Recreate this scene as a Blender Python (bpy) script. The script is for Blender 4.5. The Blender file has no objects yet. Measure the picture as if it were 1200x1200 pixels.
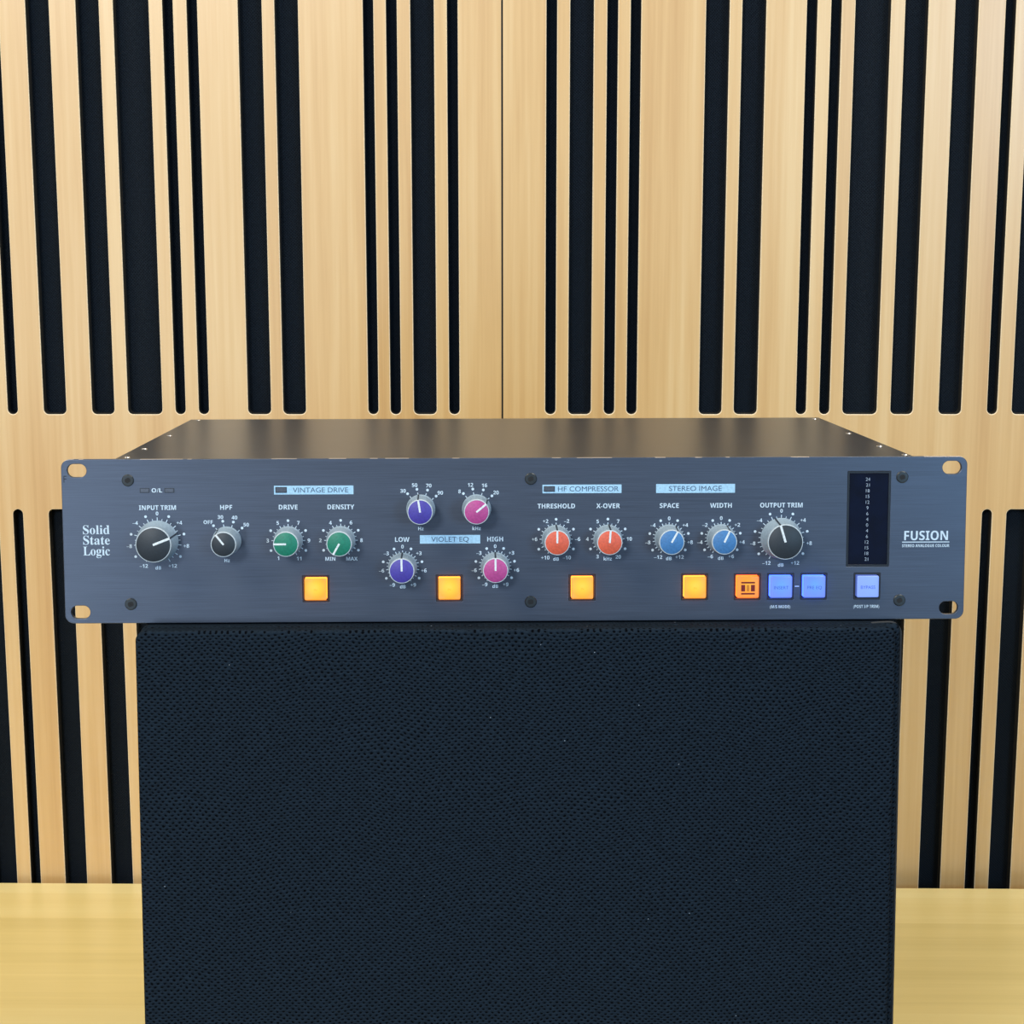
import bpy, bmesh, math, random
from mathutils import Vector, Matrix, Euler

random.seed(4)
PI = math.pi
SC = bpy.context.scene
COL = SC.collection

# ------------------------------------------------------------------ camera
CAM_Z = 1.435
cam_data = bpy.data.cameras.new('camera')
cam = bpy.data.objects.new('camera', cam_data)
COL.objects.link(cam)
cam_data.sensor_fit = 'HORIZONTAL'
cam_data.sensor_width = 36.0
cam_data.lens = 2295.5 / 1200.0 * 36.0
cam_data.clip_start = 0.02
cam.location = (0.0, 0.0, CAM_Z)
cam.rotation_euler = (math.radians(90.0 - 11.10), 0.0, 0.0)
SC.camera = cam

# ------------------------------------------------------------------ world, lights, exposure
world = bpy.data.worlds.new('room_ambient')
SC.world = world
world.use_nodes = True
bg = world.node_tree.nodes['Background']
bg.inputs['Color'].default_value = (0.86, 0.93, 1.0, 1)
bg.inputs['Strength'].default_value = 0.29


def area(name, loc, target, sx, sy, power, col):
    l = bpy.data.lights.new(name, 'AREA')
    l.shape = 'RECTANGLE'
    l.size, l.size_y = sx, sy
    l.energy = power
    l.color = col
    o = bpy.data.objects.new(name, l)
    COL.objects.link(o)
    o.location = loc
    d = Vector(target) - Vector(loc)
    o.rotation_euler = d.to_track_quat('-Z', 'Y').to_euler()
    return o


area('ceiling_lamp', (-1.25, 0.30, 2.75), (-0.55, 1.5, 1.0), 0.9, 0.8, 28, (1.0, 0.87, 0.66))
area('ceiling_lamp', (0.85, 0.90, 2.75), (0.45, 1.35, 0.75), 0.9, 0.8, 22, (1.0, 0.91, 0.78))
area('window_daylight', (1.72, -2.0, 1.80), (0.5, 1.7, 1.4), 0.8, 0.8, 40, (0.36, 0.68, 1.0))
area('window_daylight', (-1.00, -1.9, 2.55), (-0.2, 1.3, 1.3), 0.6, 0.6, 56, (0.82, 0.91, 1.0))
area('window_daylight', (-1.05, -2.0, 0.95), (-0.25, 1.0, 1.2), 0.5, 0.6, 8, (0.70, 0.84, 1.0))

SC.view_settings.view_transform = 'Standard'
SC.view_settings.look = 'None'
SC.view_settings.gamma = 1.0
SC.view_settings.use_curve_mapping = False
SC.view_settings.exposure = 0.0


# ------------------------------------------------------------------ material helpers
def lin(c):
    return tuple((x / 12.92 if x <= 0.04045 else ((x + 0.055) / 1.055) ** 2.4) for x in (v / 255.0 for v in c))


class NT:
    def __init__(self, name):
        self.m = bpy.data.materials.new(name)
        self.m.use_nodes = True
        self.t = self.m.node_tree
        self.b = self.t.nodes['Principled BSDF']

    def n(self, kind, **kw):
        x = self.t.nodes.new(kind)
        for k, v in kw.items():
            setattr(x, k, v)
        return x

    def l(self, a, b):
        self.t.links.new(a, b)

    def math(self, op, a, b=None, clamp=False):
        x = self.n('ShaderNodeMath', operation=op)
        x.use_clamp = clamp
        for i, v in enumerate((a, b)):
            if v is None:
                continue
            if isinstance(v, (int, float)):
                x.inputs[i].default_value = v
            else:
                self.l(v, x.inputs[i])
        return x.outputs[0]

    def obj(self):
        return self.n('ShaderNodeTexCoord').outputs['Object']

    def mapping(self, vec, scale=(1, 1, 1), loc=(0, 0, 0)):
        x = self.n('ShaderNodeMapping')
        x.inputs['Scale'].default_value = scale
        x.inputs['Location'].default_value = loc
        self.l(vec, x.inputs['Vector'])
        return x.outputs[0]

    def noise(self, vec, scale, detail=3, rough=0.5):
        x = self.n('ShaderNodeTexNoise')
        x.inputs['Scale'].default_value = scale
        x.inputs['Detail'].default_value = detail
        x.inputs['Roughness'].default_value = rough
        self.l(vec, x.inputs['Vector'])
        return x.outputs['Fac']

    def ramp(self, fac, stops):
        x = self.n('ShaderNodeValToRGB')
        e = x.color_ramp.elements
        while len(e) < len(stops):
            e.new(0.5)
        for i, (p, c) in enumerate(stops):
            e[i].position = p
            e[i].color = (*lin(c), 1) if len(c) == 3 else c
        self.l(fac, x.inputs['Fac'])
        return x.outputs['Color']

    def mix(self, fac, a, b):
        x = self.n('ShaderNodeMix', data_type='RGBA')
        for i, v in ((0, fac), (6, a), (7, b)):
            if isinstance(v, (int, float)):
                x.inputs[i].default_value = v
            elif isinstance(v, tuple):
                x.inputs[i].default_value = (*lin(v), 1)
            else:
                self.l(v, x.inputs[i])
        return x.outputs[2]

    def bump(self, h, strength, dist=0.001):
        x = self.n('ShaderNodeBump')
        x.inputs['Strength'].default_value = strength
        x.inputs['Distance'].default_value = dist
        self.l(h, x.inputs['Height'])
        self.l(x.outputs[0], self.b.inputs['Normal'])

    def set(self, **kw):
        for k, v in kw.items():
            s = self.b.inputs[k.replace('_', ' ')]
            if isinstance(v, (int, float)):
                s.default_value = v
            elif isinstance(v, tuple):
                s.default_value = (*lin(v), 1)
            else:
                self.l(v, s)
        return self


def plain(name, c, rough=0.5, metal=0.0, grain=0.06, scale=900):
    """solid colour with a faint procedural mottling"""
    k = NT(name)
    v = k.noise(k.obj(), scale, 2)
    hi = tuple(min(255, x * (1 + grain)) for x in c)
    lo = tuple(x * (1 - grain) for x in c)
    k.set(Base_Color=k.ramp(v, [(0.3, lo), (0.7, hi)]), Roughness=rough, Metallic=metal)
    return k.m


def wood(name, stops, vscale, rough, streak, knots=0.0):
    k = NT(name)
    o = k.obj()
    warp = k.noise(k.mapping(o, tuple(0.06 * s for s in vscale)), 1.0, 2)
    v1 = k.noise(k.mapping(o, vscale), 1.0, 4, 0.6)
    v2 = k.noise(k.mapping(o, tuple(4.5 * s for s in vscale), (3, 1, 7)), 1.0, 3, 0.6)
    f = k.math('ADD', k.math('MULTIPLY', v1, 0.55), k.math('MULTIPLY', v2, 0.20))
    f = k.math('ADD', f, k.math('MULTIPLY', warp, 0.25))
    k.set(Base_Color=k.ramp(f, stops), Roughness=rough)
    k.bump(v2, streak, 0.0004)
    return k.m


M = {}
M['wood'] = wood('light_beech_veneer', [(0.36, (194, 152, 94)), (0.5, (209, 172, 115)), (0.64, (219, 188, 136))],
                 (55, 55, 1.3), 0.33, 0.03)
M['wood'].node_tree.nodes['Principled BSDF'].inputs['Specular IOR Level'].default_value = 1.0
M['wood_edge'] = plain('pale_routed_edge', (232, 212, 178), 0.5)
M['slot_side'] = plain('blackened_slot_wall', (30, 30, 28), 0.8)


def table_mat():
    k = NT('pale_laminated_wood')
    o = k.obj()
    v1 = k.noise(k.mapping(o, (1.6, 42, 42)), 1.0, 4, 0.6)
    v2 = k.noise(k.mapping(o, (5, 230, 230), (2, 5, 1)), 1.0, 3, 0.6)
    sep = k.n('ShaderNodeSeparateXYZ')
    k.l(o, sep.inputs[0])
    idx = k.math('FLOOR', k.math('DIVIDE', k.math('ADD', sep.outputs[1], 10.0), 0.058))
    wn = k.n('ShaderNodeTexWhiteNoise', noise_dimensions='1D')
    k.l(idx, wn.inputs['W'])
    f = k.math('ADD', k.math('MULTIPLY', v1, 0.45), k.math('MULTIPLY', v2, 0.2))
    f = k.math('ADD', f, k.math('MULTIPLY', wn.outputs['Value'], 0.33))
    k.set(Base_Color=k.ramp(f, [(0.30, (222, 200, 130)), (0.5, (234, 212, 142)), (0.72, (242, 224, 160))]),
          Roughness=0.36)
    k.bump(v2, 0.03, 0.0004)
    return k.m


M['table'] = table_mat()


def cloth_mat(name, light, dark, px, pz, thr0, thr1, specks, bump):
    """open basket weave: dark holes on a staggered lattice"""
    k = NT(name)
    o = k.obj()
    nz = k.n('ShaderNodeTexNoise')
    nz.inputs['Scale'].default_value = 14
    nz.inputs['Detail'].default_value = 2
    k.l(o, nz.inputs['Vector'])
    sag = k.n('ShaderNodeVectorMath', operation='SCALE')
    k.l(nz.outputs['Color'], sag.inputs[0])
    sag.inputs['Scale'].default_value = 0.010
    nf = k.n('ShaderNodeTexNoise')
    nf.inputs['Scale'].default_value = 260
    k.l(o, nf.inputs['Vector'])
    fine = k.n('ShaderNodeVectorMath', operation='SCALE')
    k.l(nf.outputs['Color'], fine.inputs[0])
    fine.inputs['Scale'].default_value = 0.0012
    ad = k.n('ShaderNodeVectorMath', operation='ADD')
    k.l(o, ad.inputs[0])
    k.l(sag.outputs[0], ad.inputs[1])
    ad2 = k.n('ShaderNodeVectorMath', operation='ADD')
    k.l(ad.outputs[0], ad2.inputs[0])
    k.l(fine.outputs[0], ad2.inputs[1])
    sep = k.n('ShaderNodeSeparateXYZ')
    k.l(ad2.outputs[0], sep.inputs[0])
    a = k.math('COSINE', k.math('MULTIPLY', sep.outputs[0], 2 * PI / px))
    zz = k.math('SUBTRACT', sep.outputs[2], sep.outputs[1])
    b = k.math('COSINE', k.math('MULTIPLY', zz, 2 * PI / pz))
    f = k.math('MULTIPLY', a, b)
    if bump > 0.3:                             # the weave's holes are wider than tall
        f = k.math('ADD', f, k.math('MULTIPLY', k.math('COSINE', k.math('MULTIPLY', zz, 4 * PI / pz)), 0.5))
    mr = k.n('ShaderNodeMapRange', interpolation_type='SMOOTHSTEP')
    mr.inputs['From Min'].default_value = thr0
    mr.inputs['From Max'].default_value = thr1
    k.l(f, mr.inputs['Value'])
    tone = k.noise(o, 420, 2)
    lt = k.mix(tone, tuple(x * 0.72 for x in light), tuple(min(255, x * 1.28) for x in light))
    c = k.mix(mr.outputs[0], lt, dark)
    if specks:
        vo = k.n('ShaderNodeTexVoronoi')
        vo.inputs['Scale'].default_value = 70
        k.l(o, vo.inputs['Vector'])
        c = k.mix(k.math('LESS_THAN', vo.outputs['Distance'], 0.021), c, (120, 130, 140))
    k.set(Base_Color=c, Roughness=0.9)
    k.b.inputs['Specular IOR Level'].default_value = 0.06
    k.bump(k.math('SUBTRACT', 1.0, f), bump, 0.0006)
    return k.m


M['grille'] = cloth_mat('woven_black_grille_cloth', (24, 34, 44), (0, 2, 6), 0.0033, 0.0031, 0.35, 1.05, True, 0.5)
M['backing'] = cloth_mat('fine_black_wall_fabric', (26, 32, 39), (11, 15, 22), 0.0024, 0.0024, 0.0, 0.9, False, 0.25)
M['piping'] = plain('black_cord', (34, 36, 38), 0.7)


def brushed(name, c, metal, r0, r1, worn):
    k = NT(name)
    o = k.obj()
    v = k.noise(k.mapping(o, (26, 26, 2300)), 1.0, 4, 0.65)
    w = k.noise(k.mapping(o, (3, 3, 90), (4, 4, 4)), 1.0, 2)
    lo, hi = tuple(x * 0.93 for x in c), tuple(min(255, x * 1.07) for x in c)
    f = k.math('ADD', k.math('MULTIPLY', v, 0.75), k.math('MULTIPLY', w, 0.25))
    col = k.ramp(f, [(0.36, lo), (0.64, hi)])
    if worn:                                   # bare aluminium where the top edge has been knocked
        g = k.n('ShaderNodeNewGeometry')
        s = k.n('ShaderNodeVectorTransform', vector_type='NORMAL', convert_from='WORLD', convert_to='OBJECT')
        k.l(g.outputs['Normal'], s.inputs[0])
        sp = k.n('ShaderNodeSeparateXYZ')
        k.l(s.outputs[0], sp.inputs[0])
        up = k.math('GREATER_THAN', sp.outputs[2], 0.5)
        n1 = k.math('GREATER_THAN', k.noise(k.mapping(o, (38, 1, 1)), 1.0, 3, 0.6), 0.53)
        so = k.n('ShaderNodeSeparateXYZ')
        k.l(o, so.inputs[0])
        top = k.math('GREATER_THAN', so.outputs[2], 0.0868)
        fac = k.math('MULTIPLY', k.math('MULTIPLY', up, n1), top)
        col = k.mix(fac, col, (176, 168, 160))
    k.set(Base_Color=col, Metallic=metal, Roughness=k.n('ShaderNodeMapRange').outputs[0])
    mr = k.b.inputs['Roughness'].links[0].from_node
    mr.inputs['To Min'].default_value = r0
    mr.inputs['To Max'].default_value = r1
    k.l(v, mr.inputs['Value'])
    k.bump(v, 0.05, 0.0002)
    return k.m


M['panel'] = brushed('brushed_blue_grey_aluminium', (77, 86, 102), 0.5, 0.28, 0.36, True)
M['chassis'] = plain('satin_grey_painted_steel', (64, 77, 100), 0.30, 0.85, 0.02, 60)
M['print'] = plain('white_panel_print', (196, 214, 228), 0.55)
M['bar'] = plain('pale_blue_panel_print', (160, 200, 226), 0.55)
M['bar_text'] = plain('slate_lettering', (62, 84, 112), 0.6)
M['led_off'] = plain('unlit_grey_indicator_lens', (74, 82, 96), 0.3)
M['led_edge'] = plain('dark_indicator_surround', (36, 42, 54), 0.5)
M['knob_grey'] = plain('satin_grey_knob_body', (140, 160, 176), 0.42)
M['rim'] = plain('pale_grey_knob_rim', (186, 198, 206), 0.4)
M['mark'] = plain('dark_pointer_line', (38, 44, 54), 0.5)
M['pointer'] = plain('white_pointer', (214, 222, 226), 0.5)
for nm, c in (('black', (34, 42, 50)), ('green', (8, 116, 92)), ('violet', (66, 55, 152)), ('magenta', (172, 64, 132)),
              ('coral', (208, 88, 60)), ('blue', (58, 114, 168))):
    M['cap_' + nm] = plain(nm + '_knob_cap', c, 0.5)
M['screw'] = plain('black_oxide_screw', (44, 50, 54), 0.38, 0.3)
M['socket'] = plain('dark_socket', (14, 14, 16), 0.7)
M['steel'] = plain('bright_screw_steel', (190, 190, 188), 0.3, 0.9)
M['bezel'] = plain('black_button_bezel', (26, 26, 32), 0.5)
M['meter_glass'] = plain('dark_meter_glass', (6, 16, 36), 0.12, 0.0, 0.15, 90)
M['meter_glass'].node_tree.nodes['Principled BSDF'].inputs['Specular IOR Level'].default_value = 0.3
M['meter_frame'] = plain('black_meter_frame', (20, 24, 32), 0.35)
M['meter_print'] = plain('grey_meter_numerals', (150, 164, 180), 0.6)
M['scrawl'] = plain('black_marker_ink', (24, 28, 40), 0.6)
M['floor'] = plain('grey_floor_carpet', (92, 92, 96), 0.95, 0.0, 0.2, 400)
M['plaster'] = plain('dark_wall_board', (40, 40, 42), 0.9)


def lit(name, stops, strength, radius, base, legend=None):
    """translucent push-button cap with a lamp behind it; brightest in front of the lamp"""
    k = NT(name)
    o = k.obj()
    m = k.mapping(o, (1.0 / radius,) * 3, (0, 0, -0.12))
    vm = k.n('ShaderNodeVectorMath', operation='LENGTH')
    k.l(m, vm.inputs[0])
    c = k.ramp(vm.outputs['Value'], stops)
    k.set(Base_Color=base, Roughness=0.35)
    k.l(c, k.b.inputs['Emission Color'])
    k.b.inputs['Emission Strength'].default_value = strength
    return k.m


M['lit_yellow'] = lit('lit_yellow_button', [(0.0, (255, 234, 110)), (0.42, (255, 208, 50)), (0.78, (255, 174, 34)), (1.0, (255, 166, 66))], 0.95, 0.0082, (120, 84, 40))
M['lit_amber'] = lit('lit_amber_button', [(0.0, (255, 206, 50)), (0.5, (255, 166, 24)), (1.0, (255, 140, 54))], 0.92, 0.0082, (120, 70, 40))
M['lit_blue'] = lit('lit_blue_button', [(0.0, (84, 192, 255)), (0.5, (100, 156, 244)), (1.0, (108, 136, 238))], 0.72, 0.0078, (84, 100, 150))
M['lit_pale'] = lit('dim_pale_blue_button', [(0.0, (120, 158, 246)), (1.0, (116, 146, 240))], 0.55, 0.0080, (120, 140, 190))
for nm, c, st in (('lit_yellow', (255, 130, 44), 4.5), ('lit_amber', (255, 90, 30), 5.0), ('lit_blue', (60, 96, 255), 4.5), ('lit_pale', (110, 140, 240), 0.5)):
    k_ = NT(nm + '_side')                      # the clear rim of the cap, where the lamp's light leaks out
    k_.set(Base_Color=tuple(v * 0.5 for v in c), Roughness=0.35)
    k_.l(k_.ramp(k_.noise(k_.obj(), 300, 2), [(0.3, tuple(v * 0.94 for v in c)), (0.7, c)]), k_.b.inputs['Emission Color'])
    k_.b.inputs['Emission Strength'].default_value = st
    M[nm + '_side'] = k_.m
M['legend_yellow'] = plain('amber_button_legend', (206, 150, 30), 0.5)
M['legend_red'] = plain('dark_red_button_symbol', (84, 8, 4), 0.5)
M['legend_blue'] = plain('blue_button_legend', (52, 74, 170), 0.5)
for k_, c_, s_ in (('legend_yellow', (226, 160, 20), 0.75), ('legend_red', (150, 8, 0), 0.3), ('legend_blue', (60, 88, 200), 0.55)):
    b_ = M[k_].node_tree.nodes['Principled BSDF']          # legends are translucent inks on the lit caps
    b_.inputs['Emission Color'].default_value = (*lin(c_), 1)
    b_.inputs['Emission Strength'].default_value = s_


# ------------------------------------------------------------------ object helpers
def tag(o, label=None, cat=None, group=None, kind=None):
    if label:
        o['label'] = label
    if cat:
        o['category'] = cat
    if group:
        o['group'] = group
    if kind:
        o['kind'] = kind
    return o


def empty(name, loc=(0, 0, 0), rot=(0, 0, 0)):
    o = bpy.data.objects.new(name, None)
    COL.objects.link(o)
    o.location = loc
    o.rotation_euler = rot
    o.empty_display_size = 0.05
    return o


def link(name, mesh, mats, parent=None, loc=(0, 0, 0), label=None, smooth=False):
    o = bpy.data.objects.new(name, mesh)
    for m in (mats if isinstance(mats, (list, tuple)) else [mats]):
        mesh.materials.append(m)
    COL.objects.link(o)
    o.parent = parent
    o.location = loc
    if label:
        o['label'] = label
    if smooth:
        for p in mesh.polygons:
            p.use_smooth = True
    return o


def finish(name, bm, mats, parent=None, loc=(0, 0, 0), label=None, smooth=False):
    me = bpy.data.meshes.new(name)
    bm.to_mesh(me)
    bm.free()
    return link(name, me, mats, parent, loc, label, smooth)


def auto_smooth(o, ang=35):
    me = o.data
    bm = bmesh.new()
    bm.from_mesh(me)
    for f in bm.faces:
        f.smooth = True
    for e in bm.edges:
        if len(e.link_faces) == 2 and e.calc_face_angle(0) > math.radians(ang):
            e.smooth = False
    bm.to_mesh(me)
    bm.free()
    return o


def box(bm, x0, x1, y0, y1, z0, z1, bevel=0.0, seg=2, mi=0):
    r = bmesh.ops.create_cube(bm, size=1.0)
    vs = r['verts']
    for v in vs:
        v.co = Vector((x0 + (v.co.x + .5) * (x1 - x0), y0 + (v.co.y + .5) * (y1 - y0), z0 + (v.co.z + .5) * (z1 - z0)))
    fs = set(f for v in vs for f in v.link_faces)
    if bevel:
        es = list(set(e for v in vs for e in v.link_edges))
        rr = bmesh.ops.bevel(bm, geom=es, offset=bevel, segments=seg, profile=0.5, affect='EDGES')
        fs = set(rr['faces']) | set(f for f in fs if f.is_valid)
    for f in fs:
        f.material_index = mi


def lathe(bm, prof, cx=0, cz=0, n=48, mi=None):
    """revolve (radius, y) pairs around the axis through (cx, cz) that points at the viewer (-y)"""
    rings = []
    for r, y in prof:
        if r < 1e-7:
            rings.append([bm.verts.new((cx, y, cz))])
        else:
            rings.append([bm.verts.new((cx + r * math.cos(2 * PI * i / n), y, cz + r * math.sin(2 * PI * i / n))) for i in range(n)])
    for j in range(len(rings) - 1):
        a, b = rings[j], rings[j + 1]
        for i in range(n):
            k = (i + 1) % n
            if len(a) == 1 and len(b) == 1:
                continue
            if len(a) == 1:
                f = bm.faces.new((a[0], b[i], b[k]))
            elif len(b) == 1:
                f = bm.faces.new((a[i], b[0], a[k]))
            else:
                f = bm.faces.new((a[i], b[i], b[k], a[k]))
            if mi:
                f.material_index = mi[j]
    bmesh.ops.recalc_face_normals(bm, faces=bm.faces[:])


def rrect(x0, x1, z0, z1, r, n=6):
    """rounded rectangle outline as points"""
    pts = []
    for cx, cz, a0 in ((x1 - r, z1 - r, 0), (x0 + r, z1 - r, 90), (x0 + r, z0 + r, 180), (x1 - r, z0 + r, 270)):
        for i in range(n + 1):
            a = math.radians(a0 + 90.0 * i / n)
            pts.append((cx + r * math.cos(a), cz + r * math.sin(a)))
    return pts


def plate(outlines, y_front, thick, bevel=0.0):
    """filled plate in the x-z plane with holes, front face at y_front, running back by thick"""
    cu = bpy.data.curves.new('tmp', 'CURVE')
    cu.dimensions = '2D'
    cu.fill_mode = 'BOTH'
    cu.extrude = thick / 2.0 - bevel
    cu.bevel_depth = bevel
    cu.bevel_resolution = 1
    cu.offset = -bevel
    for pts in outlines:
        s = cu.splines.new('POLY')
        s.points.add(len(pts) - 1)
        for p, q in zip(s.points, pts):
            p.co = (q[0], q[1], 0, 1)
        s.use_cyclic_u = True
    ob = bpy.data.objects.new('tmp', cu)
    me = bpy.data.meshes.new_from_object(ob)
    bpy.data.objects.remove(ob)
    bpy.data.curves.remove(cu)
    # curve (x, y, z) -> world (x, y_front + thick/2 - z, y)
    me.transform(Matrix(((1, 0, 0, 0), (0, 0, -1, y_front + thick / 2.0), (0, 1, 0, 0), (0, 0, 0, 1))))
    bm = bmesh.new()
    bm.from_mesh(me)
    bmesh.ops.remove_doubles(bm, verts=bm.verts[:], dist=1e-6)
    bmesh.ops.recalc_face_normals(bm, faces=bm.faces[:])
    bm.to_mesh(me)
    bm.free()
    return me


BOLD, SERIF = 'bold', 'serif'


def restyle(s, style):
    if not style:
        return s
    up, lo, dg = (0x1D5D4, 0x1D5EE, 0x1D7EC) if style == BOLD else (0x1D400, 0x1D41A, 0x1D7CE)
    out = ''
    for ch in s:
        if 'A' <= ch <= 'Z':
            out += chr(up + ord(ch) - 65)
        elif 'a' <= ch <= 'z':
            out += chr(lo + ord(ch) - 97)
        elif '0' <= ch <= '9':
            out += chr(dg + ord(ch) - 48)
        else:
            out += ch
    return out


def text_mesh(s, style):
    cu = bpy.data.curves.new('tmp', 'FONT')
    cu.body = restyle(s, style)
    cu.size = 1.0
    cu.resolution_u = 4
    ob = bpy.data.objects.new('tmp', cu)
    me = bpy.data.meshes.new_from_object(ob)
    bpy.data.objects.remove(ob)
    bpy.data.curves.remove(cu)
    return me


_cap = {}


def cap_height(style):
    if style not in _cap:
        me = text_mesh('H', style)
        _cap[style] = max(v.co.y for v in me.vertices) - min(v.co.y for v in me.vertices)
        bpy.data.meshes.remove(me)
    return _cap[style]


def put_text(bm, s, x, z, h, style=BOLD, width=None, y=-0.00006, baseline=False, left=False, mi=0):
    """print s centred on (x, z) in the x-z plane, capitals h tall (all metres)"""
    me = text_mesh(s, style)
    k = h / cap_height(style)
    xs = [v.co.x for v in me.vertices]
    if not xs:
        return
    x0, x1 = min(xs), max(xs)
    kx = k if width is None else width / (x1 - x0)
    n0 = len(bm.verts)
    f0 = len(bm.faces)
    for v in me.vertices:
        px = (v.co.x - x0) * kx + x if left else (v.co.x - (x0 + x1) / 2) * kx + x
        pz = v.co.y * k + z - (0 if baseline else h / 2)
        v.co = (px, y, pz)
    bm.from_mesh(me)
    bm.faces.ensure_lookup_table()
    for f in bm.faces[f0:]:
        f.material_index = mi
        f.normal_update()
        if f.normal.y > 0:
            f.normal_flip()
    bpy.data.meshes.remove(me)


def flat_rect(bm, x0, x1, z0, z1, y, mi=0):
    vs = [bm.verts.new(p) for p in ((x0, y, z0), (x1, y, z0), (x1, y, z1), (x0, y, z1))]
    f = bm.faces.new(vs)
    f.material_index = mi
    return f


def tube(bm, pts, r, n=10):
    rings = []
    for i, p in enumerate(pts):
        p = Vector(p)
        d = (Vector(pts[min(i + 1, len(pts) - 1)]) - Vector(pts[max(i - 1, 0)])).normalized()
        u = d.orthogonal().normalized() if not rings else (prev_u - d * prev_u.dot(d)).normalized()
        prev_u = u
        w = d.cross(u)
        rings.append([bm.verts.new(p + r * (math.cos(2 * PI * k / n) * u + math.sin(2 * PI * k / n) * w)) for k in range(n)])
    for a, b in zip(rings, rings[1:]):
        for k in range(n):
            bm.faces.new((a[k], a[(k + 1) % n], b[(k + 1) % n], b[k]))
    bm.faces.new(rings[0][::-1])
    bm.faces.new(rings[-1])
    bmesh.ops.recalc_face_normals(bm, faces=bm.faces[:])


# ------------------------------------------------------------------ the setting
TABLE_Z = 0.75
WALL_Y = 1.72                       # front face of the slotted lining
LINING = 0.013

bm = bmesh.new()
box(bm, -2.2, 2.2, -2.6, WALL_Y + 0.12, -0.05, 0.0)
tag(finish('floor', bm, M['floor']), kind='structure')

bm = bmesh.new()
box(bm, -2.2, 2.2, WALL_Y + LINING + 0.006, WALL_Y + 0.12, 0.0, 2.7)
wall = tag(finish('wall_back', bm, M['plaster']), kind='structure')
bm = bmesh.new()
box(bm, -2.15, 2.15, WALL_Y + LINING, WALL_Y + LINING + 0.006, 0.05, 2.65)
finish('fabric_backing', bm, M['backing'], wall, label='black fabric behind the slots')

# slots of one lining board, measured from the central seam (mirror image on the other board)
SLOTS = [(.0379, .0470), (.0582, .0783), (.0898, .0990), (.1098, .1187), (.1740, .1940), (.2049, .2252), (.2599, .2688),
         (.2806, .2895), (.3012, .3315), (.3437, .3634), (.3863, .4062), (.4293, .4381), (.4512, .4712),
         (.5100, .5300), (.5420, .5510), (.5620, .5820), (.6120, .6210), (.6330, .6420), (.6640, .6940)]
SEAM = -0.0085
Z_UP0, Z_LO1 = CAM_Z - 0.2492, CAM_Z - 0.3351
for side in (-1, 1):
    x_a, x_b = SEAM + side * 0.0001, SEAM + side * 0.735
    outl = [[(min(x_a, x_b), 0.05), (max(x_a, x_b), 0.05), (max(x_a, x_b), 2.65), (min(x_a, x_b), 2.65)]]
    for a, b in SLOTS:
        xa, xb = sorted((SEAM + side * a, SEAM + side * b))
        r = min(0.0044, (xb - xa) / 2 - 1e-5)
        for z0, z1 in ((Z_UP0, 2.05), (0.45, Z_LO1)):
            outl.append(rrect(xa, xb, z0, z1, r))
    me = plate(outl, WALL_Y, LINING, 0.0007)
    for p in me.polygons:
        ny = abs(p.normal.y)
        p.material_index = 0 if ny > 0.95 else (1 if ny > 0.25 else 2)
        if abs(p.center.x - SEAM) < 0.002 and p.material_index == 1:
            p.material_index = 2              # butted joint between the two boards
    lab = 'slotted beech board left of the seam' if side < 0 else 'slotted beech board right of the seam'
    link('acoustic_panel', me, [M['wood'], M['wood_edge'], M['slot_side']], wall, label=lab)
    # the same board again, mirrored, further out
    x_c, x_d = SEAM + side * 0.7356, SEAM + side * 1.4697
    outl = [[(min(x_c, x_d), 0.05), (max(x_c, x_d), 0.05), (max(x_c, x_d), 2.65), (min(x_c, x_d), 2.65)]]
    for a, b in SLOTS:
        xa, xb = sorted((SEAM + side * (1.47 - a), SEAM + side * (1.47 - b)))
        r = min(0.0044, (xb - xa) / 2 - 1e-5)
        for z0, z1 in ((Z_UP0, 2.05), (0.45, Z_LO1)):
            outl.append(rrect(xa, xb, z0, z1, r))
    me = plate(outl, WALL_Y, LINING, 0.0007)
    for p in me.polygons:
        ny = abs(p.normal.y)
        p.material_index = 0 if ny > 0.95 else (1 if ny > 0.25 else 2)
    link('acoustic_panel', me, [M['wood'], M['wood_edge'], M['slot_side']], wall)

# ------------------------------------------------------------------ table
TY = 1.7045                          # back edge under the picture's centre
table = tag(empty('table', (0.0, TY, 0.0), (0, 0, -0.0154)),
            'pale yellow wooden table with horizontal grain standing against the slotted wall', 'table')
bm = bmesh.new()
box(bm, -0.80, 0.80, -0.92, 0.0, TABLE_Z - 0.028, TABLE_Z, 0.0012)
finish('tabletop', bm, M['table'], table)
bm = bmesh.new()
box(bm, -0.74, 0.74, -0.86, -0.06, TABLE_Z - 0.088, TABLE_Z - 0.028)
finish('apron', bm, M['table'], table)
for lx in (-0.72, 0.72):
    for ly in (-0.84, -0.08):
        bm = bmesh.new()
        box(bm, lx - .025, lx + .025, ly - .025, ly + .025, 0.0, TABLE_Z - 0.088, 0.002)
        finish('leg', bm, M['table'], table)

# ------------------------------------------------------------------ pose shared by the cabinet and the unit on it
U_LOC = Vector((0.00246, 1.02148, CAM_Z - 0.26021))
U_ROT = Euler((-0.07344, 0.0, 0.02160))
MU = Matrix.Translation(U_LOC) @ U_ROT.to_matrix().to_4x4()

# ------------------------------------------------------------------ speaker cabinet
cab = tag(empty('speaker_cabinet', (U_LOC.x, U_LOC.y + 0.15, TABLE_Z), (0, 0, 0.0216)),
          'large black speaker cabinet covered in woven cloth, standing on the table', 'speaker')
bpy.context.view_layer.update()
TO_CAB = cab.matrix_world.inverted() @ MU
CT = -0.0009                         # top of the cabinet in the unit's frame
CX0, CX1 = -0.2013, 0.2030
CF, CB = -0.0185, 0.330              # front and back


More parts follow.
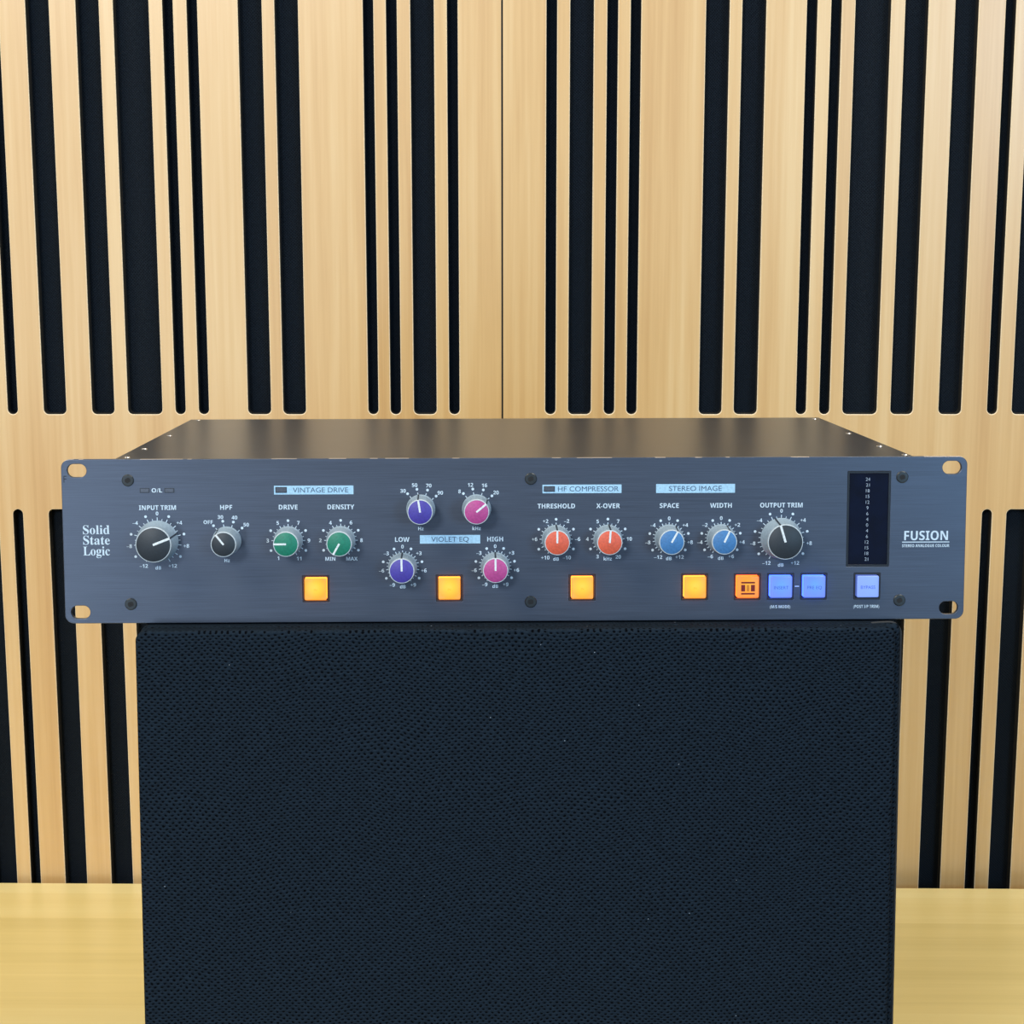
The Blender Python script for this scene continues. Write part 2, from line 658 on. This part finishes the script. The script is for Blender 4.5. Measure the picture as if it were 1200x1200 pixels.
def foot(y):                         # height of the tabletop in the tilted frame
    return (TABLE_Z - U_LOC.z + 0.0005 + math.sin(0.07344) * y) / math.cos(0.07344)


def cab_part(name, bm, mat, label=None):
    me = bpy.data.meshes.new(name)
    bm.to_mesh(me)
    bm.free()
    me.transform(TO_CAB)
    return link(name, me, mat, cab, label=label)


bm = bmesh.new()
box(bm, CX0 + .001, CX1 + .0026, CF + 0.009, CB, -0.45, CT, 0.0)
for v in bm.verts:
    if v.co.z < -0.4:
        v.co.z = foot(v.co.y)
es = [e for e in bm.edges if all(v.co.z > -0.1 for v in e.verts) or abs(e.verts[0].co.z - e.verts[1].co.z) > 0.2]
bmesh.ops.bevel(bm, geom=es, offset=0.003, segments=3, profile=0.5, affect='EDGES')
auto_smooth(cab_part('cabinet_body', bm, M['grille']))

bm = bmesh.new()
zb = foot(CF + 0.005) + 0.004
me = plate([rrect(CX0, CX1 - 0.0022, zb, CT - 0.0002, 0.0055, 8)], CF, 0.012, 0.0016)
bm.from_mesh(me)
bpy.data.meshes.remove(me)
auto_smooth(cab_part('grille_cloth', bm, M['grille']), 50)

bm = bmesh.new()
YP = CF + 0.0125
path = [(CX1 - 0.013, YP, CT - 0.0002), (CX1 - 0.009, YP, CT + 0.0002), (CX1 - 0.0033, YP, CT + 0.0004)]
for i in range(1, 9):
    a = PI / 2 * (1 - i / 8.0)
    path.append((CX1 - 0.0033 + 0.0064 * math.cos(a), YP, CT - 0.0060 + 0.0064 * math.sin(a)))
for i in range(1, 40):
    path.append((CX1 + 0.0031, YP, CT - 0.0064 - i * (-zb + CT - 0.012) / 39.0))
tube(bm, path, 0.0007, 8)
auto_smooth(cab_part('piping', bm, M['piping'], 'thin cord along the right edge'), 60)

# the fold where the cloth is tucked over at the top right corner
bm = bmesh.new()
path = []
for i in range(22):
    t = i / 21.0
    path.append((0.145 + 0.042 * t, CF + 0.0008 + 0.0012 * (1 - t), CT - 0.0030 - 0.0042 * t ** 3))
tube(bm, path, 0.0010, 8)
auto_smooth(cab_part('cloth_fold', bm, M['grille']), 60)

# ------------------------------------------------------------------ rack unit
unit = tag(empty('rack_processor', U_LOC, U_ROT),
           'dark blue-grey rack-mount audio processor with coloured knobs lying on the black speaker cabinet', 'audio processor')
mm = 0.001
PW, PH, PT = 241.3, 88.1, 3.2
BUTTON_X = [-107.4, -36.0, 35.2, 95.7, 124.1, 142.0, 159.9, 188.7]
BUTTON_Z, BUTTON_HALF = 18.15, 7.15


def sc(pts):
    return [(x * mm, z * mm) for x, z in pts]


outl = [sc(rrect(-PW, PW, 0, PH, 4.6, 8))]
for hx in (-233.0, 233.1):
    for hz in (6.1, 82.1):
        outl.append(sc(rrect(hx - 5.1, hx + 5.1, hz - 3.55, hz + 3.55, 3.5, 8)))
for bx in BUTTON_X:
    outl.append(sc(rrect(bx - BUTTON_HALF, bx + BUTTON_HALF, BUTTON_Z - BUTTON_HALF, BUTTON_Z + BUTTON_HALF, 0.3, 2)))
outl.append(sc(rrect(177.2, 200.3, 28.8, 80.2, 0.3, 2)))
front = link('front_panel', plate(outl, 0.0, PT * mm, 0.00028), M['panel'], unit)

# chassis
bm = bmesh.new()
box(bm, -.2155, .2155, PT * mm + 0.0001, 0.303, 0.0004, 0.0871, 0.0007, 2)
chassis = finish('chassis', bm, M['chassis'], unit, label='dull grey sheet-metal case')
for sx, sy in ((-209.0, 293), (-209.0, 165), (-209.2, 73), (-209.8, 20), (209.2, 73), (212.0, 20), (209.4, 287), (209.2, 165)):
    bm = bmesh.new()
    n = 20
    ring0 = [bm.verts.new((1.9e-3 * math.cos(2 * PI * i / n), 1.9e-3 * math.sin(2 * PI * i / n), 0)) for i in range(n)]
    ring1 = [bm.verts.new((1.5e-3 * math.cos(2 * PI * i / n), 1.5e-3 * math.sin(2 * PI * i / n), 0.5e-3)) for i in range(n)]
    for i in range(n):
        bm.faces.new((ring0[i], ring0[(i + 1) % n], ring1[(i + 1) % n], ring1[i]))
    bm.faces.new(ring1)
    box(bm, -1.2e-3, 1.2e-3, -.2e-3, .2e-3, .5e-3, .55e-3, mi=1)
    finish('screw', bm, [M['steel'], M['socket']], chassis, (sx * mm, sy * mm, 0.0871), 'small bright screw')

# front screws with hexagonal sockets
bm = bmesh.new()
lathe(bm, [(3.2e-3, 0.0), (3.2e-3, -0.35e-3), (2.8e-3, -0.7e-3), (1.55e-3, -0.75e-3)], n=32)
lathe(bm, [(1.25e-3, -0.74e-3), (1.20e-3, 0.0), (0, 0.0)], n=6)
inner = [v for v in bm.verts]
# close the face between the socket and the head
r32 = sorted([v for v in bm.verts if abs(math.hypot(v.co.x, v.co.z) - 1.55e-3) < 1e-6], key=lambda v: math.atan2(v.co.z, v.co.x))
r6 = sorted([v for v in bm.verts if abs(math.hypot(v.co.x, v.co.z) - 1.25e-3) < 1e-6], key=lambda v: math.atan2(v.co.z, v.co.x))
bmesh.ops.bridge_loops(bm, edges=[e for e in bm.edges if (e.verts[0] in r32 and e.verts[1] in r32) or (e.verts[0] in r6 and e.verts[1] in r6)])
bmesh.ops.recalc_face_normals(bm, faces=bm.faces[:])
for f in bm.faces:
    c = f.calc_center_median()
    if math.hypot(c.x, c.z) < 1.22e-3:
        f.material_index = 1
first = True
for hx, hz in ((-206.1, 76.9), (-206.1, 10.4), (7.7, 76.9), (7.6, 10.6), (206.4, 77.1), (206.3, 10.4)):
    if first:
        s0 = auto_smooth(finish('screw', bm, [M['screw'], M['socket']], unit, (hx * mm, -0.00002, hz * mm), 'black socket-head screw'), 30)
        first = False
    else:
        s1 = s0.copy()
        COL.objects.link(s1)
        s1.parent = unit
        s1.location = (hx * mm, -0.00002, hz * mm)
        s1.rotation_euler = (0, random.uniform(0, 1), 0)


# ---- printing on the panel
def printing(name, items, mat=None, label=None):
    bm = bmesh.new()
    for it in items:
        put_text(bm, *it[:1], it[1] * mm, it[2] * mm, it[3] * mm, **(it[4] if len(it) > 4 else {}))
    return finish(name, bm, mat or M['print'], front, label=label)


printing('maker_lettering', [('Solid', -230.6, 48.2, 4.7, dict(style=SERIF, width=14.1 * mm, baseline=True, left=True)),
                             ('State', -230.6, 42.6, 4.7, dict(style=SERIF, width=14.1 * mm, baseline=True, left=True)),
                             ('Logic', -230.7, 36.8, 4.7, dict(style=SERIF, width=14.1 * mm, baseline=True, left=True))])
o = printing('product_lettering', [('FUSION', 220.0, 45.5, 5.0, dict(width=23.6 * mm)),
                                   ('STEREO ANALOGUE COLOUR', 219.9, 40.0, 1.55, dict(width=25.5 * mm))])
bm = bmesh.new()
bm.from_mesh(o.data)
flat_rect(bm, 207.1 * mm, 232.6 * mm, 41.72 * mm, 42.2 * mm, -0.00006)
bm.to_mesh(o.data)
bm.free()
for t, x, z in (('INPUT TRIM', -190.8, 62.25), ('HPF', -154.4, 62.25), ('DRIVE', -121.5, 62.25), ('DENSITY', -93.5, 62.25),
                ('LOW', -61.0, 44.6), ('HIGH', -11.4, 44.6), ('THRESHOLD', 21.3, 62.25), ('X-OVER', 49.0, 62.25),
                ('SPACE', 81.7, 62.25), ('WIDTH', 109.4, 62.25), ('OUTPUT TRIM', 141.8, 62.25)):
    w = {'INPUT TRIM': 19.6, 'HPF': 6.4, 'DRIVE': 10.0, 'DENSITY': 14.2, 'LOW': 7.7, 'HIGH': 8.5, 'THRESHOLD': 20.0,
         'X-OVER': 12.6, 'SPACE': 10.2, 'WIDTH': 11.6, 'OUTPUT TRIM': 22.8}[t]
    printing('control_title', [(t, x, z, 2.5, dict(width=w * mm))])
printing('button_caption', [('(M/S MODE)', 141.9, 7.2, 1.6, dict(width=11.0 * mm))])
printing('button_caption', [('(POST I/P TRIM)', 188.5, 7.1, 1.6, dict(width=14.0 * mm))])
bm = bmesh.new()
flat_rect(bm, 149.7 * mm, 152.0 * mm, 18.0 * mm, 18.5 * mm, -0.00006)
finish('button_dash', bm, M['print'], front)
printing('ink_mark', [('F', -239.3, 77.6, 3.6, dict(style=None, width=1.5 * mm))], M['scrawl'], 'black hand-drawn mark at the left edge')

# ---- heading bars
for t, x0, x1, z0, z1, tx, tw, led in (('VINTAGE DRIVE', -128.9, -86.7, 69.0, 73.7, -104.2, 29.4, (-128.1, -122.1, 69.95, 73.0)),
                                       ('HF COMPRESSOR', 13.9, 56.1, 69.1, 73.7, 38.4, 32.4, (14.6, 20.5, 70.0, 72.9)),
                                       ('STEREO IMAGE', 74.6, 116.8, 69.0, 73.8, 95.6, 28.2, None),
                                       ('VIOLET EQ', -51.6, -19.4, 42.3, 46.9, -35.5, 20.0, None)):
    bm = bmesh.new()
    flat_rect(bm, x0 * mm, x1 * mm, z0 * mm, z1 * mm, -0.00005)
    put_text(bm, t, tx * mm, (z0 + z1) / 2 * mm, 2.6 * mm, None, tw * mm, y=-0.0001, mi=1)
    finish('heading_bar', bm, [M['bar'], M['bar_text']], front, label='pale blue bar reading ' + t)
    if led:
        bm = bmesh.new()
        box(bm, led[0] * mm, led[1] * mm, -0.00025, 0.0, led[2] * mm, led[3] * mm, mi=1)
        box(bm, led[0] * mm + .0004, led[1] * mm - .0004, -0.0004, 0.0, led[2] * mm + .0004, led[3] * mm - .0004, 0.0001, 1)
        finish('indicator_window', bm, [M['led_off'], M['led_edge']], front)
for x0, x1 in ((-199.9, -194.8), (-186.9, -181.7)):
    bm = bmesh.new()
    box(bm, x0 * mm, x1 * mm, -0.0002, 0.0, 70.2 * mm, 72.7 * mm, mi=1)
    box(bm, x0 * mm + .00035, x1 * mm - .00035, -0.00035, 0.0, 70.55 * mm, 72.35 * mm, 0.0001, 1)
    finish('indicator_window', bm, [M['led_off'], M['led_edge']], front)
printing('control_title', [('O/L', -190.9, 71.5, 2.2, dict(width=5.6 * mm))])


# ---- scales
def polar(x, z, r, deg):
    a = math.radians(deg)
    return x + r * math.sin(a), z + r * math.cos(a)


def scale_print(x, z, big, labels, dots, ticks, unit_text, unit_r, label_r=None):
    """labels: (deg, text); dots: degs; ticks: (deg, is_long)"""
    bm = bmesh.new()
    r_t0, r_l, r_s, r_d, r_n = (10.6, 12.7, 12.1, 14.5, 14.7) if big else (7.2, 8.9, 8.5, 10.7, 10.8)
    for d, long in ticks:
        a = math.radians(d)
        u, w = Vector((math.sin(a), 0, math.cos(a))), Vector((math.cos(a), 0, -math.sin(a)))
        c = Vector((x, 0, z))
        ro = r_l if long else r_s
        hw = 0.20 if long else 0.16
        ps = [c + u * r_t0 - w * hw, c + u * ro - w * hw, c + u * ro + w * hw, c + u * r_t0 + w * hw]
        bm.faces.new([bm.verts.new((p.x * mm, -0.00006, p.z * mm)) for p in ps])
    for d in dots:
        px, pz = polar(x, z, r_d, d)
        bm.faces.new([bm.verts.new(((px + 0.72 * math.cos(2 * PI * i / 18)) * mm, -0.00006, (pz + 0.72 * math.sin(2 * PI * i / 18)) * mm)) for i in range(18)])
    r_n = label_r or r_n
    for d, t in labels:
        push = (0.75 if label_r else 0.55) * max(0, len(t) - 1) * abs(math.sin(math.radians(d)))
        px, pz = polar(x, z, r_n + push + 0.15, d)
        put_text(bm, t, px * mm, pz * mm, 1.95 * mm)
    if unit_text:
        put_text(bm, unit_text, (x + (0.0)) * mm, (z - unit_r) * mm, 1.8 * mm, BOLD)
    for f in bm.faces:
        f.normal_update()
        if f.normal.y > 0:
            f.normal_flip()
    return finish('knob_scale', bm, M['print'], front)


def full(step, n):
    """ticks over +-150 degrees: n main steps, each halved"""
    return [(-150 + i * step / 2.0, i % 2 == 0) for i in range(2 * n + 1)]


T12 = full(25, 12)
T10 = full(30, 10)


def l12(a, b, c):
    return [(-150, '\u2013' + c), (-100, '\u2013' + b), (-50, '\u2013' + a), (0, '0'), (50, '+' + a), (100, '+' + b), (150, '+' + c)], [-125, -75, -25, 25, 75, 125]


def l10(seq):
    return list(zip((-150, -90, -30, 30, 90, 150), seq)), [-120, -60, 0, 60, 120]


SW = (-40.5, -10.5, 20.0, 50.3)
SL = (-44.0, -14.0, 19.0, 50.5)


# ---- knobs
def knob(kx, kz, big, capname, deg, label):
    r0, r1 = (11.1, 9.35) if big else (7.75, 6.65)
    H = 15.0
    bm = bmesh.new()
    n = 72
    lathe(bm, [(r0 * mm, -0.0002), (r0 * mm, -0.0009), (r0 * 0.985 * mm, -0.0012), ((r0 - .35) * mm, -0.0016), ((r1 + .12) * mm, -(H - 1.0) * mm),
               (r1 * mm, -(H - .35) * mm), ((r1 - .12) * mm, -(H - .05) * mm), ((r1 - .42) * mm, -H * mm), ((r1 - .5) * mm, -(H - .25) * mm), (0, -(H - .25) * mm)],
          n=n, mi=[0, 0, 0, 0, 1, 1, 1, 1, 0])
    # fine flutes on the tapered body
    for v in bm.verts:
        if -(H - 1.2) * mm < v.co.y < -0.0014 or abs(v.co.y + (H - 1.0) * mm) < 1e-7:
            a = math.atan2(v.co.z, v.co.x)
            if round(a / (2 * PI / n)) % 2 == 0:
                v.co.x *= 0.988
                v.co.z *= 0.988
    k = auto_smooth(finish('knob', bm, [M['knob_grey'], M['rim']], unit, (kx * mm, 0, kz * mm), label), 28)
    bm = bmesh.new()
    rc = r1 - .46
    lathe(bm, [(rc * mm, -(H - .2) * mm), (rc * mm, -(H + .02) * mm), ((rc - .2) * mm, -(H + .14) * mm), (0, -(H + .18) * mm)], n=64)
    auto_smooth(finish('knob_cap', bm, M['cap_' + capname], k), 40)
    a = math.radians(deg)
    rot = Matrix.Rotation(a, 4, 'Y')
    bm = bmesh.new()
    wv = 0.62 if big else 0.52
    box(bm, -wv * mm, wv * mm, -(H + .26) * mm, -(H - .1) * mm, -0.2 * mm, (r1 - .05) * mm, 0.0001, 1)
    bm.transform(rot)
    finish('pointer', bm, M['pointer'], k, label='white pointer line')
    bm = bmesh.new()
    # dark index line running down the side of the body
    ps = []
    for y, r in ((-(H - .1) * mm, (r1 + .06) * mm), (-(H - 1.0) * mm, (r1 + .2) * mm), (-0.0017, (r0 - .2) * mm), (-0.0010, (r0 + .10) * mm), (-.0001, (r0 + .10) * mm)):
        ps.append((y, r))
    rows = [[bm.verts.new((sx * 0.42 * mm, y, r)) for sx in (-1, 1)] + [bm.verts.new((sx * 0.42 * mm, y, r - 0.5 * mm)) for sx in (1, -1)] for y, r in ps]
    for p, q in zip(rows, rows[1:]):
        for i in range(4):
            bm.faces.new((p[i], p[(i + 1) % 4], q[(i + 1) % 4], q[i]))
    bm.faces.new(rows[0])
    bm.faces.new(rows[-1][::-1])
    bmesh.ops.recalc_face_normals(bm, faces=bm.faces[:])
    bm.transform(rot)
    finish('index_line', bm, M['mark'], k, label='dark line down the side')
    return k


d12 = l12('4', '8', '12')
d9 = l12('3', '6', '9')
d6 = l12('2', '4', '6')
scale_print(-191.1, 44.3, True, *d12, T12, 'dB', 14.4)
scale_print(-154.4, 44.3, False, list(zip(SL, ('OFF', '30', '40', '50'))), SW, [(d, True) for d in SW], 'Hz', 10.6, 12.8)
scale_print(-121.7, 44.3, False, *l10(('1', '3', '5', '7', '9', '11')), T10, '', 0)
scale_print(-93.7, 44.3, False, *l10(('MIN', '2', '4', '6', '8', 'MAX')), T10, '', 0)
scale_print(-51.0, 61.0, False, list(zip(SL, ('30', '50', '70', '90'))), SW, [(d, True) for d in SW], 'Hz', 10.6, 12.8)
scale_print(-21.3, 61.0, False, list(zip(SL, ('8', '12', '16', '20'))), SW, [(d, True) for d in SW], 'kHz', 10.6, 12.8)
scale_print(-60.9, 29.8, False, *d9, T12, 'dB', 10.7)
scale_print(-11.4, 29.8, False, *d9, T12, 'dB', 10.7)
scale_print(21.2, 44.4, False, *l10(('+10', '+6', '+2', '\u20132', '\u20136', '\u201310')), T10, 'dB', 10.7)
scale_print(48.9, 44.4, False, *l10(('3', '4', '5', '7', '10', '20')), T10, 'kHz', 10.7)
scale_print(81.7, 44.4, False, *d12, T12, 'dB', 10.7)
scale_print(109.6, 44.4, False, *d6, T12, 'dB', 10.7)
scale_print(141.9, 44.3, True, *d12, T12, 'dB', 14.4)

knob(-191.1, 44.3, True, 'black', 68.7, 'large grey knob with a black cap under INPUT TRIM')
knob(-154.4, 44.3, False, 'black', -38, 'small grey knob with a black cap under HPF')
knob(-121.7, 44.3, False, 'green', -90, 'grey knob with a green cap under DRIVE')
knob(-93.7, 44.3, False, 'green', -150.5, 'grey knob with a green cap under DENSITY')
knob(-51.0, 61.0, False, 'violet', -9, 'grey knob with a violet cap, upper of the two')
knob(-21.3, 61.0, False, 'magenta', 51, 'grey knob with a magenta cap, upper of the two')
knob(-60.9, 29.8, False, 'violet', -1, 'grey knob with a violet cap under LOW')
knob(-11.4, 29.8, False, 'magenta', 0, 'grey knob with a magenta cap under HIGH')
knob(21.2, 44.4, False, 'coral', 0, 'grey knob with an orange-red cap under THRESHOLD')
knob(48.9, 44.4, False, 'coral', 4, 'grey knob with an orange-red cap under X-OVER')
knob(81.7, 44.4, False, 'blue', 29, 'grey knob with a blue cap under SPACE')
knob(109.6, 44.4, False, 'blue', 25, 'grey knob with a blue cap under WIDTH')
knob(141.9, 44.3, True, 'black', -17, 'large grey knob with a black cap under OUTPUT TRIM')

# ---- push buttons
KINDS = ['lit_yellow'] * 4 + ['lit_amber', 'lit_blue', 'lit_blue', 'lit_pale']
LEGEND = ['IN', 'IN', 'IN', 'IN', None, 'INSERT', 'PRE EQ', 'BYPASS']
PLACE = ['lit yellow button below DENSITY', 'lit yellow button below VIOLET EQ', 'lit yellow button below THRESHOLD', 'lit yellow button below WIDTH',
         'lit orange button with a transformer symbol', 'lit blue button reading INSERT', 'lit blue button reading PRE EQ', 'pale blue button reading BYPASS']
for bx, kd, lg, pl in zip(BUTTON_X, KINDS, LEGEND, PLACE):
    bm = bmesh.new()
    h = BUTTON_HALF - 0.02
    # open black well behind the panel
    box(bm, -h * mm, -(h - .75) * mm, -0.0001, 0.006, -h * mm, h * mm)
    box(bm, (h - .75) * mm, h * mm, -0.0001, 0.006, -h * mm, h * mm)
    box(bm, -(h - .75) * mm, (h - .75) * mm, -0.0001, 0.006, (h - .75) * mm, h * mm)
    box(bm, -(h - .75) * mm, (h - .75) * mm, -0.0001, 0.006, -h * mm, -(h - .75) * mm)
    box(bm, -(h - .75) * mm, (h - .75) * mm, 0.005, 0.006, -(h - .75) * mm, (h - .75) * mm)
    b = finish('push_button', bm, M['bezel'], unit, (bx * mm, 0, BUTTON_Z * mm), pl)
    bm = bmesh.new()
    c = 5.85
    me = plate([sc(rrect(-c, c, -c, c, 0.7, 4))], -0.0026, 0.0076, 0.00035)
    bm.from_mesh(me)
    bpy.data.meshes.remove(me)
    for f in bm.faces:
        f.material_index = 1 if abs(f.normal.y) < 0.2 else 0
    cap = auto_smooth(finish('button_cap', bm, [M[kd], M[kd + '_side']], b, (0, 0, 0.0001)), 45)
    bm = bmesh.new()
    yl = -0.00268
    if lg == 'IN':
        put_text(bm, 'IN', 0, -0.0003, 0.0012, None, y=yl)
        finish('button_legend', bm, M['legend_yellow'], b)
    elif lg is None:
        for z in (2.6, -3.4):
            flat_rect(bm, -3.7 * mm, 3.7 * mm, (z - .45) * mm, (z + .45) * mm, yl)
        for s in (-1, 1):
            xa, xb = sorted((s * 1.55, s * 3.7))
            flat_rect(bm, xa * mm, xb * mm, -2.15 * mm, 1.4 * mm, yl)
            for q in (0.15, 0.55):
                flat_rect(bm, (s * q - .09) * mm, (s * q + .09) * mm, -2.1 * mm, 1.35 * mm, yl)
        finish('button_legend', bm, M['legend_red'], b)
    else:
        put_text(bm, lg, 0, -0.0002, 0.0017, None, 0.0078, y=yl)
        finish('button_legend', bm, M['legend_blue'], b)

# ---- level meter
bm = bmesh.new()
X0, X1, Z0, Z1 = 177.25, 200.25, 28.85, 80.15
me = plate([sc(rrect(X0, X1, Z0, Z1, 0.25, 2)), sc(rrect(X0 + 1.0, X1 - 1.0, Z0 + 1.0, Z1 - 1.0, 0.2, 2))], 0.0001, 0.003, 0.0001)
meter = link('level_meter', me, M['meter_frame'], unit, label='tall dark meter window')
bm = bmesh.new()
box(bm, (X0 + 1) * mm, (X1 - 1) * mm, 0.0007, 0.003, (Z0 + 1) * mm, (Z1 - 1) * mm)
finish('meter_glass', bm, M['meter_glass'], meter)
bm = bmesh.new()
for i, t in enumerate(('24', '21', '18', '15', '12', '9', '6', '4', '0', '4', '6', '12', '15', '18', '21')):
    put_text(bm, t, 188.2 * mm, (75.9 - i * 3.083) * mm, 1.75 * mm, None, y=0.00064)
finish('meter_scale', bm, M['meter_print'], meter)
